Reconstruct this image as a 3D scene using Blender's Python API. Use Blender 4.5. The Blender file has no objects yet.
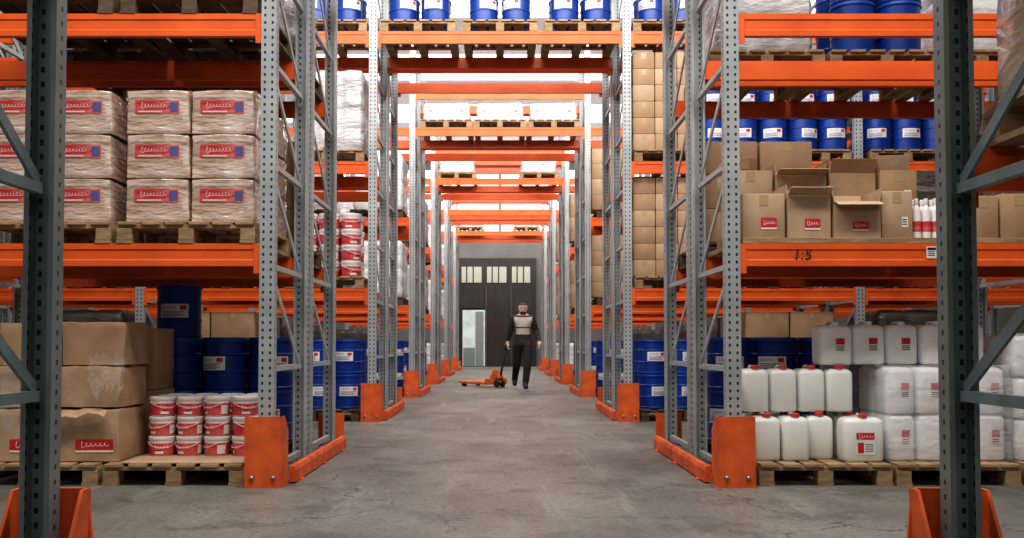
import bpy, bmesh, math, random
from mathutils import Vector, Matrix, noise as mnoise
from mathutils.bvhtree import BVHTree
random.seed(7)
scene = bpy.context.scene
col = scene.collection
PI = math.pi
F = 995.0; VX = 500.0; HY = 343.0; H = 0.94

# ------------------------------------------------------------------ materials
def nodes(m):
    m.use_nodes = True
    nt = m.node_tree
    return nt, nt.nodes['Principled BSDF']

def M(nt, op, a, b=None):
    n = nt.nodes.new('ShaderNodeMath'); n.operation = op
    for i, v in enumerate((a, b)):
        if v is None: continue
        if isinstance(v, (int, float)): n.inputs[i].default_value = v
        else: nt.links.new(v, n.inputs[i])
    return n.outputs[0]

def mixcol(nt, fac, a, b):
    n = nt.nodes.new('ShaderNodeMix'); n.data_type = 'RGBA'
    nt.links.new(fac, n.inputs[0]) if not isinstance(fac, (int, float)) else setattr(n.inputs[0], 'default_value', fac)
    for i, v in ((6, a), (7, b)):
        if isinstance(v, tuple): n.inputs[i].default_value = (*v[:3], 1)
        else: nt.links.new(v, n.inputs[i])
    return n.outputs[2]

def mat(name, c, rough=.6, metal=0.0, c2=None, scale=8, stretch=(1, 1, 1), bump=0.0, bscale=None, coat=0.0, emit=0.0, lo=.35, hi=.68, trans=0.0, rot=(0, 0, 0), sss=0.0):
    m = bpy.data.materials.new(name); nt, b = nodes(m)
    b.inputs['Base Color'].default_value = (*c, 1)
    b.inputs['Roughness'].default_value = rough
    b.inputs['Metallic'].default_value = metal
    b.inputs['Coat Weight'].default_value = coat
    if sss:
        b.inputs['Subsurface Weight'].default_value = sss; b.inputs['Subsurface Radius'].default_value = (.06, .06, .055); b.inputs['Subsurface Scale'].default_value = 1.0
    if emit:
        b.inputs['Emission Color'].default_value = (*c, 1); b.inputs['Emission Strength'].default_value = emit
    tc = nt.nodes.new('ShaderNodeTexCoord')
    mp = nt.nodes.new('ShaderNodeMapping'); mp.inputs['Scale'].default_value = stretch; mp.inputs['Rotation'].default_value = rot
    nt.links.new(tc.outputs['Object'], mp.inputs[0])
    if c2:
        n = nt.nodes.new('ShaderNodeTexNoise'); n.inputs['Scale'].default_value = scale; n.inputs['Detail'].default_value = 4
        nt.links.new(mp.outputs[0], n.inputs['Vector'])
        r = nt.nodes.new('ShaderNodeValToRGB'); r.color_ramp.elements[0].position = lo; r.color_ramp.elements[1].position = hi
        r.color_ramp.elements[0].color = (*c, 1); r.color_ramp.elements[1].color = (*c2, 1)
        nt.links.new(n.outputs['Fac'], r.inputs[0]); nt.links.new(r.outputs[0], b.inputs['Base Color'])
    if bump:
        n = nt.nodes.new('ShaderNodeTexNoise'); n.inputs['Scale'].default_value = bscale or scale; n.inputs['Detail'].default_value = 3
        nt.links.new(mp.outputs[0], n.inputs['Vector'])
        bp = nt.nodes.new('ShaderNodeBump'); bp.inputs['Strength'].default_value = bump; bp.inputs['Distance'].default_value = .02
        nt.links.new(n.outputs['Fac'], bp.inputs['Height']); nt.links.new(bp.outputs[0], b.inputs['Normal'])
    if trans:
        t = nt.nodes.new('ShaderNodeBsdfTransparent'); mx = nt.nodes.new('ShaderNodeMixShader'); mx.inputs[0].default_value = trans
        out = nt.nodes['Material Output']
        nt.links.new(b.outputs[0], mx.inputs[1]); nt.links.new(t.outputs[0], mx.inputs[2]); nt.links.new(mx.outputs[0], out.inputs[0])
    return m

def perforated(name, c, c2, rough, metal):
    m = mat(name, c, rough, metal, c2, 3)
    nt, b = nodes(m)
    src = b.inputs['Base Color'].links[0].from_socket
    tc = nt.nodes.new('ShaderNodeTexCoord'); sx = nt.nodes.new('ShaderNodeSeparateXYZ')
    nt.links.new(tc.outputs['Object'], sx.inputs[0])
    X, Y, Z = sx.outputs
    ax = M(nt, 'ABSOLUTE', X)
    fz = M(nt, 'ABSOLUTE', M(nt, 'SUBTRACT', M(nt, 'FRACT', M(nt, 'DIVIDE', Z, .05)), .5))
    h1 = M(nt, 'MULTIPLY', M(nt, 'LESS_THAN', fz, .20), M(nt, 'LESS_THAN', M(nt, 'ABSOLUTE', M(nt, 'SUBTRACT', ax, .025)), .0070))
    h2 = M(nt, 'MULTIPLY', M(nt, 'MULTIPLY', M(nt, 'LESS_THAN', fz, .17), M(nt, 'LESS_THAN', M(nt, 'ABSOLUTE', Y), .008)), M(nt, 'GREATER_THAN', ax, .045))
    h = M(nt, 'MAXIMUM', h1, h2)
    nt.links.new(mixcol(nt, h, src, (.020, .022, .024)), b.inputs['Base Color'])
    return m

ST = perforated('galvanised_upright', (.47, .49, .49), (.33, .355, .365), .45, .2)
STD = perforated('shaded_upright', (.23, .26, .26), (.155, .185, .19), .5, .15)  # same galvanised steel, back-lit shade of the near frames put into the colour
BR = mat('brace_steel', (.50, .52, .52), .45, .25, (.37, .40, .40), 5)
BRD = mat('shaded_brace', (.19, .25, .25), .5, .2, (.13, .18, .185), 5)  # brace steel again, darkened to paint in the near frames' shade
OR = mat('orange_paint', (.84, .140, .020), .45, 0, (.68, .098, .013), 2.5)
ORG = mat('orange_guard', (.80, .145, .030), .55, 0, (.54, .085, .020), 7)
ORJ = mat('orange_jack', (.76, .18, .03), .55, 0, (.46, .10, .02), 9)
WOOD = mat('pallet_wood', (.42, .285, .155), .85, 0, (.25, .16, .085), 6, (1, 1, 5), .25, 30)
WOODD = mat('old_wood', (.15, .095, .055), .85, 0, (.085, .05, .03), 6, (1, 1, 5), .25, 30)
KR = mat('kraft_card', (.43, .275, .16), .75, 0, (.345, .215, .118), 5, bump=.12, bscale=9)
KR2 = mat('pale_kraft_card', (.50, .35, .225), .75, 0, (.42, .285, .175), 5, bump=.1, bscale=9)
KRC = mat('creased_card', (.47, .315, .19), .7, 0, (.38, .245, .14), 6, bump=.5, bscale=7)
KRW = mat('filmed_card', (.50, .35, .265), .16, 0, (.70, .57, .50), 4, (1, 1, 3.2), .7, 10, coat=.9, lo=.46, hi=.80, rot=(0, .5, 0))  # pale streaks paint the stretch film's highlights into the card colour
KRS = mat('film_shine_card', (.50, .345, .22), .2, 0, (.62, .49, .38), 3, (1, 1, 2), .6, 8, coat=.7)
TAPE = mat('pack_tape', (.47, .33, .19), .25)
RED = mat('label_red', (.58, .025, .03), .45)
PAILR = mat('pail_red', (.62, .05, .06), .4, 0, (.72, .22, .21), 14, lo=.48, hi=.8)
PINK = mat('filmed_label_red', (.60, .06, .065), .3, 0, (.72, .36, .34), 6, (1, 1, 3), .4, 14, lo=.5, hi=.8, rot=(0, .5, 0))  # label red with the film highlights painted in as pale streaks
WHT = mat('label_white', (.78, .76, .73), .5)
WHTF = mat('filmed_white', (.74, .60, .55), .4)
BLK = mat('ink_black', (.015, .014, .014), .6)
NAVY = mat('label_blue', (.03, .06, .25), .5)
NAVF = mat('filmed_blue', (.10, .12, .32), .4)
BLUE = mat('drum_blue', (.007, .048, .29), .35, .05, (.005, .033, .21), 4)
BLUL = mat('drum_lid_blue', (.010, .062, .34), .35, .05)
RING = mat('ring_steel', (.35, .37, .40), .35, .8)
PLW = mat('white_plastic', (.82, .78, .76), .4, 0, (.76, .69, .67), 4)
CAN = mat('natural_plastic', (.90, .91, .86), .25, 0, (.82, .84, .78), 3, sss=.6, trans=.12)
CANW = mat('white_can_plastic', (.92, .92, .90), .3, 0, (.86, .86, .84), 3, sss=.4)
CAP = mat('red_cap', (.62, .06, .05), .4)
CAPW = mat('white_cap', (.80, .78, .75), .4)
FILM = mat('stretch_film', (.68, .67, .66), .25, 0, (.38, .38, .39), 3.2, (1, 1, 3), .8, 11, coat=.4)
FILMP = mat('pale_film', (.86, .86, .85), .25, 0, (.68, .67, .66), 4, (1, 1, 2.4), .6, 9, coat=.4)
FILMD = mat('shaded_film', (.11, .095, .08), .35, 0, (.06, .052, .046), 3.2, (1, 1, 3), .7, 11)  # darkened film: shade of the outer bays put into its colour
FILMT = mat('clear_film', (.85, .85, .85), .15, 0, (.6, .6, .6), 9, (1, 1, 2), .8, 20, coat=.6, trans=.80)
FILML = mat('thin_clear_film', (.80, .80, .80), .12, 0, (.55, .55, .55), 9, (1, 1, 2), 1.0, 16, coat=.8, trans=.88)
FILMC = mat('wrap_film', (.95, .95, .95), .12, 0, (.84, .84, .84), 7, (1, 1, 2.4), .9, 12, coat=.8, trans=.74)
SKIN = mat('skin', (.84, .58, .46), .55)
HAIR = mat('dark_hair', (.040, .026, .019), .7)
CLD = mat('dark_cloth', (.026, .024, .026), .85)
CLB = mat('beige_cloth', (.58, .52, .45), .85, 0, (.50, .44, .38), 20)
TRO = mat('black_trousers', (.014, .013, .014), .9)
SHOE = mat('black_shoe', (.012, .011, .011), .5)
RUB = mat('rubber', (.02, .02, .02), .7)
DOORD = mat('dark_door', (.020, .016, .015), .6, 0, (.034, .027, .025), 4, (4, 1, .4))
PANE = mat('daylit_pane', (.42, .42, .35), .3, emit=.10)
OPEN = mat('daylight_opening', (.62, .70, .66), .5, 0, (.42, .50, .46), 3, emit=.22)
SKY = mat('skylight', (.97, .98, 1.0), .5, emit=1.5)

def floor_mat():
    m = bpy.data.materials.new('concrete_floor'); nt, b = nodes(m)
    tc = nt.nodes.new('ShaderNodeTexCoord'); mp = nt.nodes.new('ShaderNodeMapping'); mp.inputs['Scale'].default_value = (1, .6, 1)
    nt.links.new(tc.outputs['Object'], mp.inputs[0])
    def noise(sc, det, v, ro=.6):
        n = nt.nodes.new('ShaderNodeTexNoise'); n.inputs['Scale'].default_value = sc; n.inputs['Detail'].default_value = det
        n.inputs['Roughness'].default_value = ro; nt.links.new(v, n.inputs['Vector']); return n.outputs['Fac']
    def ramp(src, p0, p1, c0=(0, 0, 0), c1=(1, 1, 1)):
        r = nt.nodes.new('ShaderNodeValToRGB'); r.color_ramp.elements[0].position = p0; r.color_ramp.elements[1].position = p1
        r.color_ramp.elements[0].color = (*c0, 1); r.color_ramp.elements[1].color = (*c1, 1)
        nt.links.new(src, r.inputs[0]); return r.outputs[0]
    obj = tc.outputs['Object']
    base = ramp(noise(.8, 9, mp.outputs[0], .68), .38, .64, (.118, .112, .094), (.240, .228, .198))
    c = noise(30, 6, obj, .7)
    grit = ramp(c, .34, .62, (.58, .58, .58), (1.08, 1.08, 1.08))
    mu = nt.nodes.new('ShaderNodeMix'); mu.data_type = 'RGBA'; mu.blend_type = 'MULTIPLY'; mu.inputs[0].default_value = 1
    nt.links.new(base, mu.inputs[6]); nt.links.new(grit, mu.inputs[7])
    o1 = mixcol(nt, M(nt, 'MULTIPLY', ramp(noise(1.7, 9, obj, .74), .52, .58), .5), mu.outputs[2], (.066, .061, .050))
    mp2 = nt.nodes.new('ShaderNodeMapping'); mp2.inputs['Scale'].default_value = (2.2, .25, 1); nt.links.new(obj, mp2.inputs[0])
    o2 = mixcol(nt, M(nt, 'MULTIPLY', ramp(noise(2.2, 7, mp2.outputs[0], .7), .55, .65), .32), o1, (.33, .315, .275))
    o3 = mixcol(nt, M(nt, 'MULTIPLY', ramp(noise(6.5, 4, obj, .6), .64, .69), .5), o2, (.05, .046, .038))
    wob = nt.nodes.new('ShaderNodeTexNoise'); wob.inputs['Scale'].default_value = 2.5; wob.inputs['Detail'].default_value = 6
    nt.links.new(obj, wob.inputs['Vector'])
    ad = nt.nodes.new('ShaderNodeMix'); ad.data_type = 'RGBA'; ad.blend_type = 'ADD'; ad.inputs[0].default_value = .8
    nt.links.new(obj, ad.inputs[6]); nt.links.new(wob.outputs['Color'], ad.inputs[7])
    vo = nt.nodes.new('ShaderNodeTexVoronoi'); vo.feature = 'DISTANCE_TO_EDGE'; vo.inputs['Scale'].default_value = .5
    nt.links.new(ad.outputs[2], vo.inputs['Vector'])
    cr = M(nt, 'MULTIPLY', M(nt, 'LESS_THAN', vo.outputs['Distance'], .005), M(nt, 'GREATER_THAN', noise(.9, 2, obj), .47))
    out = mixcol(nt, M(nt, 'MULTIPLY', cr, .7), o3, (.035, .032, .027))
    nt.links.new(out, b.inputs['Base Color'])
    b.inputs['Roughness'].default_value = .5
    bp = nt.nodes.new('ShaderNodeBump'); bp.inputs['Strength'].default_value = .2; bp.inputs['Distance'].default_value = .01
    nt.links.new(c, bp.inputs['Height']); nt.links.new(bp.outputs[0], b.inputs['Normal'])
    return m
FLOOR = floor_mat()
WALL = mat('wall_paint', (.075, .070, .064), .85, 0, (.055, .051, .047), 1.5)
WALLF = mat('far_wall_paint', (.17, .16, .15), .85, 0, (.13, .125, .118), 1.5)
CEIL = mat('glowing_ceiling_paint', (.80, .80, .80), .8, emit=.28)  # slight glow added so the ceiling gives ambient fill

# ------------------------------------------------------------------ mesh building
def squig(n, asp, seed=0):
    """hand-written looking script line in the unit square, as small quads; asp = height/width of the square"""
    rn = random.Random(seed); N = n*10; pts = []
    amp = [rn.uniform(.40, .75) for _ in range(n+1)]; amp[0] = 1.15
    for i in range(N+1):
        t = i/N; k = min(int(t*n), n-1)
        z = math.sin(2*PI*n*t)*.40*amp[k]
        x = t*.9+.05 + .30/n*math.cos(2*PI*n*t)*.8 + z*.07
        pts.append((x, .52+z))
    out = []; th = .042
    for (x0, z0), (x1, z1) in zip(pts, pts[1:]):
        dx, dz = (x1-x0), (z1-z0)*asp; L = math.hypot(dx, dz) or 1
        nx, nz = -dz/L*th*asp, dx/L*th
        out.append(((x0-nx, z0-nz), (x1-nx, z1-nz), (x1+nx, z1+nz), (x0+nx, z0+nz)))
    return out

class MB:
    def __init__(s): s.bm = bmesh.new(); s.grid = False
    def faces(s, co, fs, mi=0):
        v = [s.bm.verts.new(c) for c in co]
        out = []
        for f in fs:
            fc = s.bm.faces.new([v[i] for i in f]); fc.material_index = mi; out.append(fc)
        return v, out
    def box(s, x0, x1, y0, y1, z0, z1, mi=0, bev=0.0, mtx=None):
        co = [Vector(p) for p in ((x0,y0,z0),(x1,y0,z0),(x1,y1,z0),(x0,y1,z0),(x0,y0,z1),(x1,y0,z1),(x1,y1,z1),(x0,y1,z1))]
        if mtx: co = [mtx @ c for c in co]
        v, f = s.faces(co, ((0,3,2,1),(4,5,6,7),(0,1,5,4),(1,2,6,5),(2,3,7,6),(3,0,4,7)), mi)
        if bev:
            ed = list({e for q in f for e in q.edges})
            r = bmesh.ops.bevel(s.bm, geom=ed, offset=bev, segments=2, affect='EDGES', profile=.5)
            for q in r['faces']: q.material_index = mi
        return s
    def bar(s, p0, p1, w, h, mi=0):
        p0, p1 = Vector(p0), Vector(p1); d = p1 - p0
        q = d.to_track_quat('Y', 'Z').to_matrix().to_4x4()
        return s.box(-w/2, w/2, 0, d.length, -h/2, h/2, mi, mtx=Matrix.Translation(p0) @ q)
    def tube(s, pts, r, seg=10, mi=0):
        pts = [Vector(p) for p in pts]; rings = []
        for i, p in enumerate(pts):
            d = (pts[min(i+1, len(pts)-1)] - pts[max(i-1, 0)]).normalized()
            q = d.to_track_quat('Z', 'X').to_matrix()
            rings.append([s.bm.verts.new(p + q @ Vector((r*math.cos(2*PI*k/seg), r*math.sin(2*PI*k/seg), 0))) for k in range(seg)])
        for a, b in zip(rings, rings[1:]):
            for k in range(seg):
                s.bm.faces.new((a[k], a[(k+1) % seg], b[(k+1) % seg], b[k])).material_index = mi
        s.bm.faces.new(rings[0][::-1]).material_index = mi; s.bm.faces.new(rings[-1]).material_index = mi
        return s
    def prism(s, poly, axis, a0, a1, mi=0):
        def pt(u, v, a): return {'x': (a, u, v), 'y': (u, a, v), 'z': (u, v, a)}[axis]
        n = len(poly)
        co = [pt(u, v, a0) for u, v in poly] + [pt(u, v, a1) for u, v in poly]
        fs = [tuple(range(n))[::-1], tuple(range(n, 2*n))] + [(i, (i+1) % n, n+(i+1) % n, n+i) for i in range(n)]
        s.faces(co, fs, mi); return s
    def lathe(s, prof, seg=24, cx=0, cy=0, cz=0, mi=0, axis='z'):
        rings = []
        for r, z in prof:
            rg = []
            for k in range(seg):
                a = 2*PI*k/seg; u, v = r*math.cos(a), r*math.sin(a)
                rg.append(s.bm.verts.new((cx+u, cy+v, cz+z) if axis == 'z' else (cx+z, cy+u, cz+v)))
            rings.append(rg)
        for a, b in zip(rings, rings[1:]):
            for k in range(seg):
                s.bm.faces.new((a[k], a[(k+1) % seg], b[(k+1) % seg], b[k])).material_index = mi
        s.bm.faces.new(rings[0][::-1]).material_index = mi; s.bm.faces.new(rings[-1]).material_index = mi
        return s
    def loft(s, secs, n=28, p=5.0, mi=0):
        rings = []
        for z, hx, hy, cx, cy in secs:
            rg = []
            for k in range(n):
                a = 2*PI*(k+.5)/n; c, t = math.cos(a), math.sin(a)
                rg.append(s.bm.verts.new((cx + hx*math.copysign(abs(c)**(2/p), c), cy + hy*math.copysign(abs(t)**(2/p), t), z)))
            rings.append(rg)
        for a, b in zip(rings, rings[1:]):
            for k in range(n):
                s.bm.faces.new((a[k], a[(k+1) % n], b[(k+1) % n], b[k])).material_index = mi
        s.bm.faces.new(rings[0][::-1]).material_index = mi; s.bm.faces.new(rings[-1]).material_index = mi
        return s
    def rect(s, x0, x1, z0, z1, y, mi=0):
        nx, nz = (10, 5) if s.grid else (1, 1)
        co = [(x0+(x1-x0)*i/nx, y, z0+(z1-z0)*k/nz) for k in range(nz+1) for i in range(nx+1)]
        r = nx+1
        s.faces(co, [(k*r+i, k*r+i+1, (k+1)*r+i+1, (k+1)*r+i) for k in range(nz) for i in range(nx)], mi); return s
    def script(s, x0, x1, z0, z1, y, n=5, mi=1, seed=0):
        w, h = x1-x0, z1-z0
        for q in squig(n, h/w, seed):
            s.faces([(x0+w*a, y, z0+h*b) for a, b in q], [(0,1,2,3)], mi)
        return s
    def flat_label(s, x0, x1, z0, z1, y, n=5, band=True, bi=1, seed=0):
        w, h = x1-x0, z1-z0
        s.rect(x0, x1, z0, z1, y, 0)
        s.script(x0+w*.10, x1-w*(.24 if bi == 2 else .10), z0+h*(.32 if band else .15), z1-h*.14, y-.0012, n, 1, seed)
        if band and bi == 2:
            s.rect(x1-w*.20, x1-w*.03, z0+h*.12, z1-h*.15, y-.0012, 2)
            s.rect(x0+w*.06, x0+w*.62, z0+h*.10, z0+h*.22, y-.0012, 1)
        elif band: s.rect(x0, x1, z0, z0+h*.15, y-.0012, bi)
        return s
    def conform(s, bvh, off=.0025):
        """lay a flat label onto an uneven front face"""
        for v in s.bm.verts:
            hit = bvh.ray_cast(Vector((v.co.x, -5, v.co.z)), Vector((0, 1, 0)))[0]
            if hit: v.co.y = hit.y - off + v.co.y
        return s
    def patch(s, r0, r1, z0, z1, a0, a1, n=10, mi=0):
        co = []
        for k in range(n+1):
            a = a0 + (a1-a0)*k/n
            co += [(r0*math.sin(a), -r0*math.cos(a), z0), (r1*math.sin(a), -r1*math.cos(a), z1)]
        s.faces(co, [(2*k, 2*k+2, 2*k+3, 2*k+1) for k in range(n)], mi); return s
    def cscript(s, rf, a0, a1, z0, z1, n=4, mi=1, seed=0):
        asp = (z1-z0)/((a1-a0)*rf(z0))
        for q in squig(n, asp, seed):
            co = []
            for a, b in q:
                an = a0+(a1-a0)*a; z = z0+(z1-z0)*b; r = rf(z)
                co.append((r*math.sin(an), -r*math.cos(an), z))
            s.faces(co, [(0,1,2,3)], mi)
        return s
    def crumple(s, amp, seed, freq, w, d, h):
        off = Vector((seed*3.7, seed*1.3, seed*2.1))
        for v in s.bm.verts: v.co += mnoise.noise_vector(v.co*freq+off)*amp
        lo = [min(v.co[i] for v in s.bm.verts) for i in range(3)]; hi = [max(v.co[i] for v in s.bm.verts) for i in range(3)]
        t0 = (-w/2, -d/2, 0); t1 = (w/2, d/2, h)
        for v in s.bm.verts:
            for i in range(3): v.co[i] = t0[i]+(v.co[i]-lo[i])/(hi[i]-lo[i])*(t1[i]-t0[i])
        for v in s.bm.verts:
            if v.co.z < .02: v.co.z = max(0, v.co.z*.3)
        return s
    def build(s, name, mats, parent=None, smooth=None, loc=None):
        me = bpy.data.meshes.new(name)
        bmesh.ops.recalc_face_normals(s.bm, faces=s.bm.faces[:])
        s.bm.to_mesh(me); s.bm.free()
        for m in (mats if isinstance(mats, (list, tuple)) else [mats]): me.materials.append(m)
        if smooth:
            for p in me.polygons: p.use_smooth = True
            if smooth is not True: me.set_sharp_from_angle(angle=math.radians(smooth))
        o = bpy.data.objects.new(name, me); col.objects.link(o)
        if parent: o.parent = parent
        if loc: o.location = loc
        return o

seen = {}
def tag(o, label, cat, group=None, kind=None):
    n = len(label.split())
    if n < 4 or n > 16: print('LABELLEN', n, label)
    if label in seen: print('DUPLABEL', label)
    seen[label] = 1
    o['label'] = label; o['category'] = cat
    if group: o['group'] = group
    if kind: o['kind'] = kind
    return o
def thing(name, label, cat, loc=(0,0,0), rz=0, group=None):
    o = bpy.data.objects.new(name, None); col.objects.link(o); o.empty_display_size = .1
    o.location = loc; o.rotation_euler = (0, 0, rz)
    return tag(o, label, cat, group)
def tree(o, parent):
    c = o.copy(); col.objects.link(c); c.parent = parent
    for ch in list(o.children): tree(ch, c)
    return c
cache = {}
def place(key, maker, name, label, cat, loc, rz=0, group=None):
    """first of a kind is built with its parts, the rest are copies of thing and parts"""
    if key not in cache:
        o = thing(name, label, cat, loc, rz, group); maker(o); cache[key] = o; return o
    src = cache[key]
    o = src.copy(); col.objects.link(o)
    for ch in list(src.children): tree(ch, o)
    o.location = loc; o.rotation_euler = (0, 0, rz)
    if 'group' in o: del o['group']
    return tag(o, label, cat, group)
def struct(o): o['kind'] = 'structure'; return o

# ------------------------------------------------------------------ room
X0, X1, Y0, Y1, ZC = -11.0, 11.0, -6.0, 40.0, 8.4
struct(MB().box(X0-.2, X1+.2, Y0-.2, Y1+.2, -.2, 0).build('floor', FLOOR))
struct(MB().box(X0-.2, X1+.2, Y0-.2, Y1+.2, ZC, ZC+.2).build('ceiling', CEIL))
struct(MB().box(X0-.2, X0, Y0, Y1, 0, ZC).build('wall_left', WALL))
struct(MB().box(X1, X1+.2, Y0, Y1, 0, ZC).build('wall_right', WALL))
struct(MB().box(X0, X1, Y0-.2, Y0, 0, ZC).build('wall_back', WALL))
struct(MB().box(X0, X1, Y1, Y1+.2, 0, ZC).build('wall_far', WALLF))
for i, yy in enumerate((4.9, 10.5, 15.9, 21.3, 26.7, 32.1, 37.9)):
    struct(MB().box(-9, 9, yy-1.2, yy+1.2, ZC-.03, ZC-.002).build('window_%d' % (i+1), SKY))
w8 = struct(MB().box(-8, 8, Y1-.05, Y1-.002, 5.2, 7.9).build('window_8', SKY))  # glowing window added for the hazy brightness over the far aisle
for x in (-6, -4, -2, 0, 2, 4, 6): MB().box(x-.05, x+.05, Y1-.08, Y1-.052, 5.2, 7.9).build('mullion', WALLF, w8)
d = struct(MB().box(-1.72, 1.45, Y1-.12, Y1-.001, 0, 4.35).build('door_1', DOORD))
SEAM = mat('door_edge', (.09, .08, .075), .6)
for a, b in ((-1.60, -.62), (-.58, .38), (.42, 1.33)):
    lf = MB().box(a, b, Y1-.16, Y1-.125, .02 if a > -1.5 else 2.34, 3.22).build('leaf', DOORD, d)
    if a > -1.5: MB().box(a, a+.04, Y1-.175, Y1-.161, .02, 3.22).build('edge_strip', SEAM, lf)
    pn = MB().box(a+.06, b-.12, Y1-.15, Y1-.125, 3.36, 4.0).build('pane', PANE, d)
    for m_ in (.24, .50): MB().box(a+m_, a+m_+.05, Y1-.165, Y1-.152, 3.36, 4.0).build('mullion', DOORD, pn)
w = struct(MB().box(-1.50, -.60, Y1-.15, Y1-.125, .02, 2.26).build('door_2', OPEN))
MB().box(-.98, -.66, Y1-.19, Y1-.155, .02, 2.2).build('leaf', mat('grey_door', (.25, .28, .28), .5), w)
MB().box(-1.47, -1.0, Y1-.19, Y1-.155, .02, .75).build('panel', mat('grey_plinth', (.22, .27, .26), .6), w)

# ------------------------------------------------------------------ racks
L1, L2, L3, L4 = 1.60, 3.14, 4.73, 5.38
HT = 6.2
UP = [(-.050,-.038),(.050,-.038),(.050,.042),(.032,.042),(.032,.031),(.039,.031),(.039,-.027),(-.039,-.027),(-.039,.031),(-.032,.031),(-.032,.042),(-.050,.042)]
BEAM = [(-.025,-.15),(-.025,-.112),(-.019,-.106),(-.019,-.044),(-.025,-.038),(-.025,0),(.008,0),(.008,-.03),(.025,-.03),(.025,-.15)]
protos = {}
def part(key, fn, parent, loc=(0,0,0), rz=0):
    if key not in protos:
        o = fn(); protos[key] = o
    else:
        o = protos[key].copy(); col.objects.link(o)
        for ch in list(protos[key].children): tree(ch, o)
    o.parent = parent; o.location = loc; o.rotation_euler = (0, 0, rz)
    return o
def mk_beam(length):
    def f():
        b = MB().prism(BEAM, 'x', -length/2, length/2)
        o = b.build('beam', OR)
        for sgn in (-1, 1):
            e = sgn*(length/2)
            MB().box(min(e, e-sgn*.04), max(e, e-sgn*.04), -.031, -.0255, -.20, -.001).build('end_connector', OR, o)
        return o
    return f
def rack(y0, y1, label, bays, dark=False, levels=(L1, L2, L3), bridge=(L3,), ht=HT, beam_bays=None):
    r = thing('pallet_rack', label, 'rack', (0, y0, 0), 0, 'pallet racks along the aisle')
    us, bs = (STD, BRD) if dark else (ST, BR)
    dp = y1-y0
    xs = []
    for b in bays: xs += [b[0], b[1]]
    xs = sorted(set(xs))
    for x in xs:
        for yy, rz in ((0, 0), (dp, PI)):
            part(('up', dark, ht), lambda: MB().prism(UP, 'z', .008, ht).build('upright', us), r, (x, yy, 0), rz)
            part('base', lambda: MB().box(-.08, .08, -.07, .07, 0, .008).build('base_plate', BR), r, (x, yy, 0))
        zs = [.10] + [.765+.69*i for i in range(8) if .765+.69*i < ht-.1]
        for z in zs:
            part(('h', dark, round(dp, 2)), lambda: MB().box(-.016, .016, .04, dp-.04, -.018, .018).build('horizontal_brace', bs), r, (x, 0, z))
        for a, b in zip(zs[1:], zs[2:]):
            part(('d', dark, round(dp, 2)), lambda: MB().bar((.03, dp-.05, .02), (.03, .05, .67), .012, .042).build('diagonal_brace', bs), r, (x-.03, 0, a))
    for x0, x1, br in (beam_bays if beam_bays is not None else bays):
        ln = x1-x0-.102
        for z in (bridge if br else levels):
            for yy, rz in ((0, 0), (dp, PI)):
                part(('beam', round(ln, 2)), mk_beam(ln), r, ((x0+x1)/2, yy, z), rz)
    return r
U = 1.54; W = 2.8
rows = [6.6, 12.0, 17.4, 22.8, 28.2, 33.6]
nm = ['front', 'second', 'third', 'fourth', 'fifth', 'sixth']
racks = {}
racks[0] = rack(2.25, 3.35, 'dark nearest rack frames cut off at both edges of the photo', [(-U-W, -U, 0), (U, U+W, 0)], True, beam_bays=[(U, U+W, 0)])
for i, y in enumerate(rows):
    b = [(-U-W, -U, 0), (-U, U, 1), (U, U+W, 0)]
    if i < 3: b = [(-U-2*W, -U-W, 0)] + b + [(U+W, U+2*W, 0)]
    brd = (L3, L4) if i >= 2 else (L3,)
    racks[i+1, 0] = rack(y, y+1.1, 'orange and grey pallet rack, front half of the %s row along the aisle' % nm[i], b, bridge=brd)
    racks[i+1, 1] = rack(y+1.3, y+2.4, 'orange and grey pallet rack, back half of the %s row along the aisle' % nm[i], b, bridge=brd)
fr = racks[1, 0]
bm_right = [c for c in fr.children if c.name.startswith('beam') and abs(c.location.x-(U+W/2)) < .01 and abs(c.location.z-L1) < .01 and c.location.y < .01][0]
cu = bpy.data.curves.new('t', 'FONT'); cu.body = '1:5'; cu.size = .105; cu.align_x = 'CENTER'; cu.align_y = 'CENTER'; cu.shear = .15
to = bpy.data.objects.new('t', cu); col.objects.link(to)
bpy.context.view_layer.update()
me = bpy.data.meshes.new_from_object(to.evaluated_get(bpy.context.evaluated_depsgraph_get())); bpy.data.objects.remove(to)
me.materials.clear(); me.materials.append(BLK)
t = bpy.data.objects.new('painted_number', me); col.objects.link(t); t.parent = bm_right
t.location = (2.0-(U+W/2), -.0262, -.078); t.rotation_euler = (PI/2, 0, 0); t['label'] = 'black hand-painted 1:5 on the beam'
st = MB().rect(-.035, .035, -.10, -.02, -.0265, 0).rect(-.028, .028, -.045, -.028, -.0275, 1)
for zq in (-.058, -.070, -.082): st.rect(-.026, .02, zq, zq+.005, -.0275, 1)
st.build('bay_sticker', [WHT, BLK], bm_right, loc=(2.86-(U+W/2), 0, 0))

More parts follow.
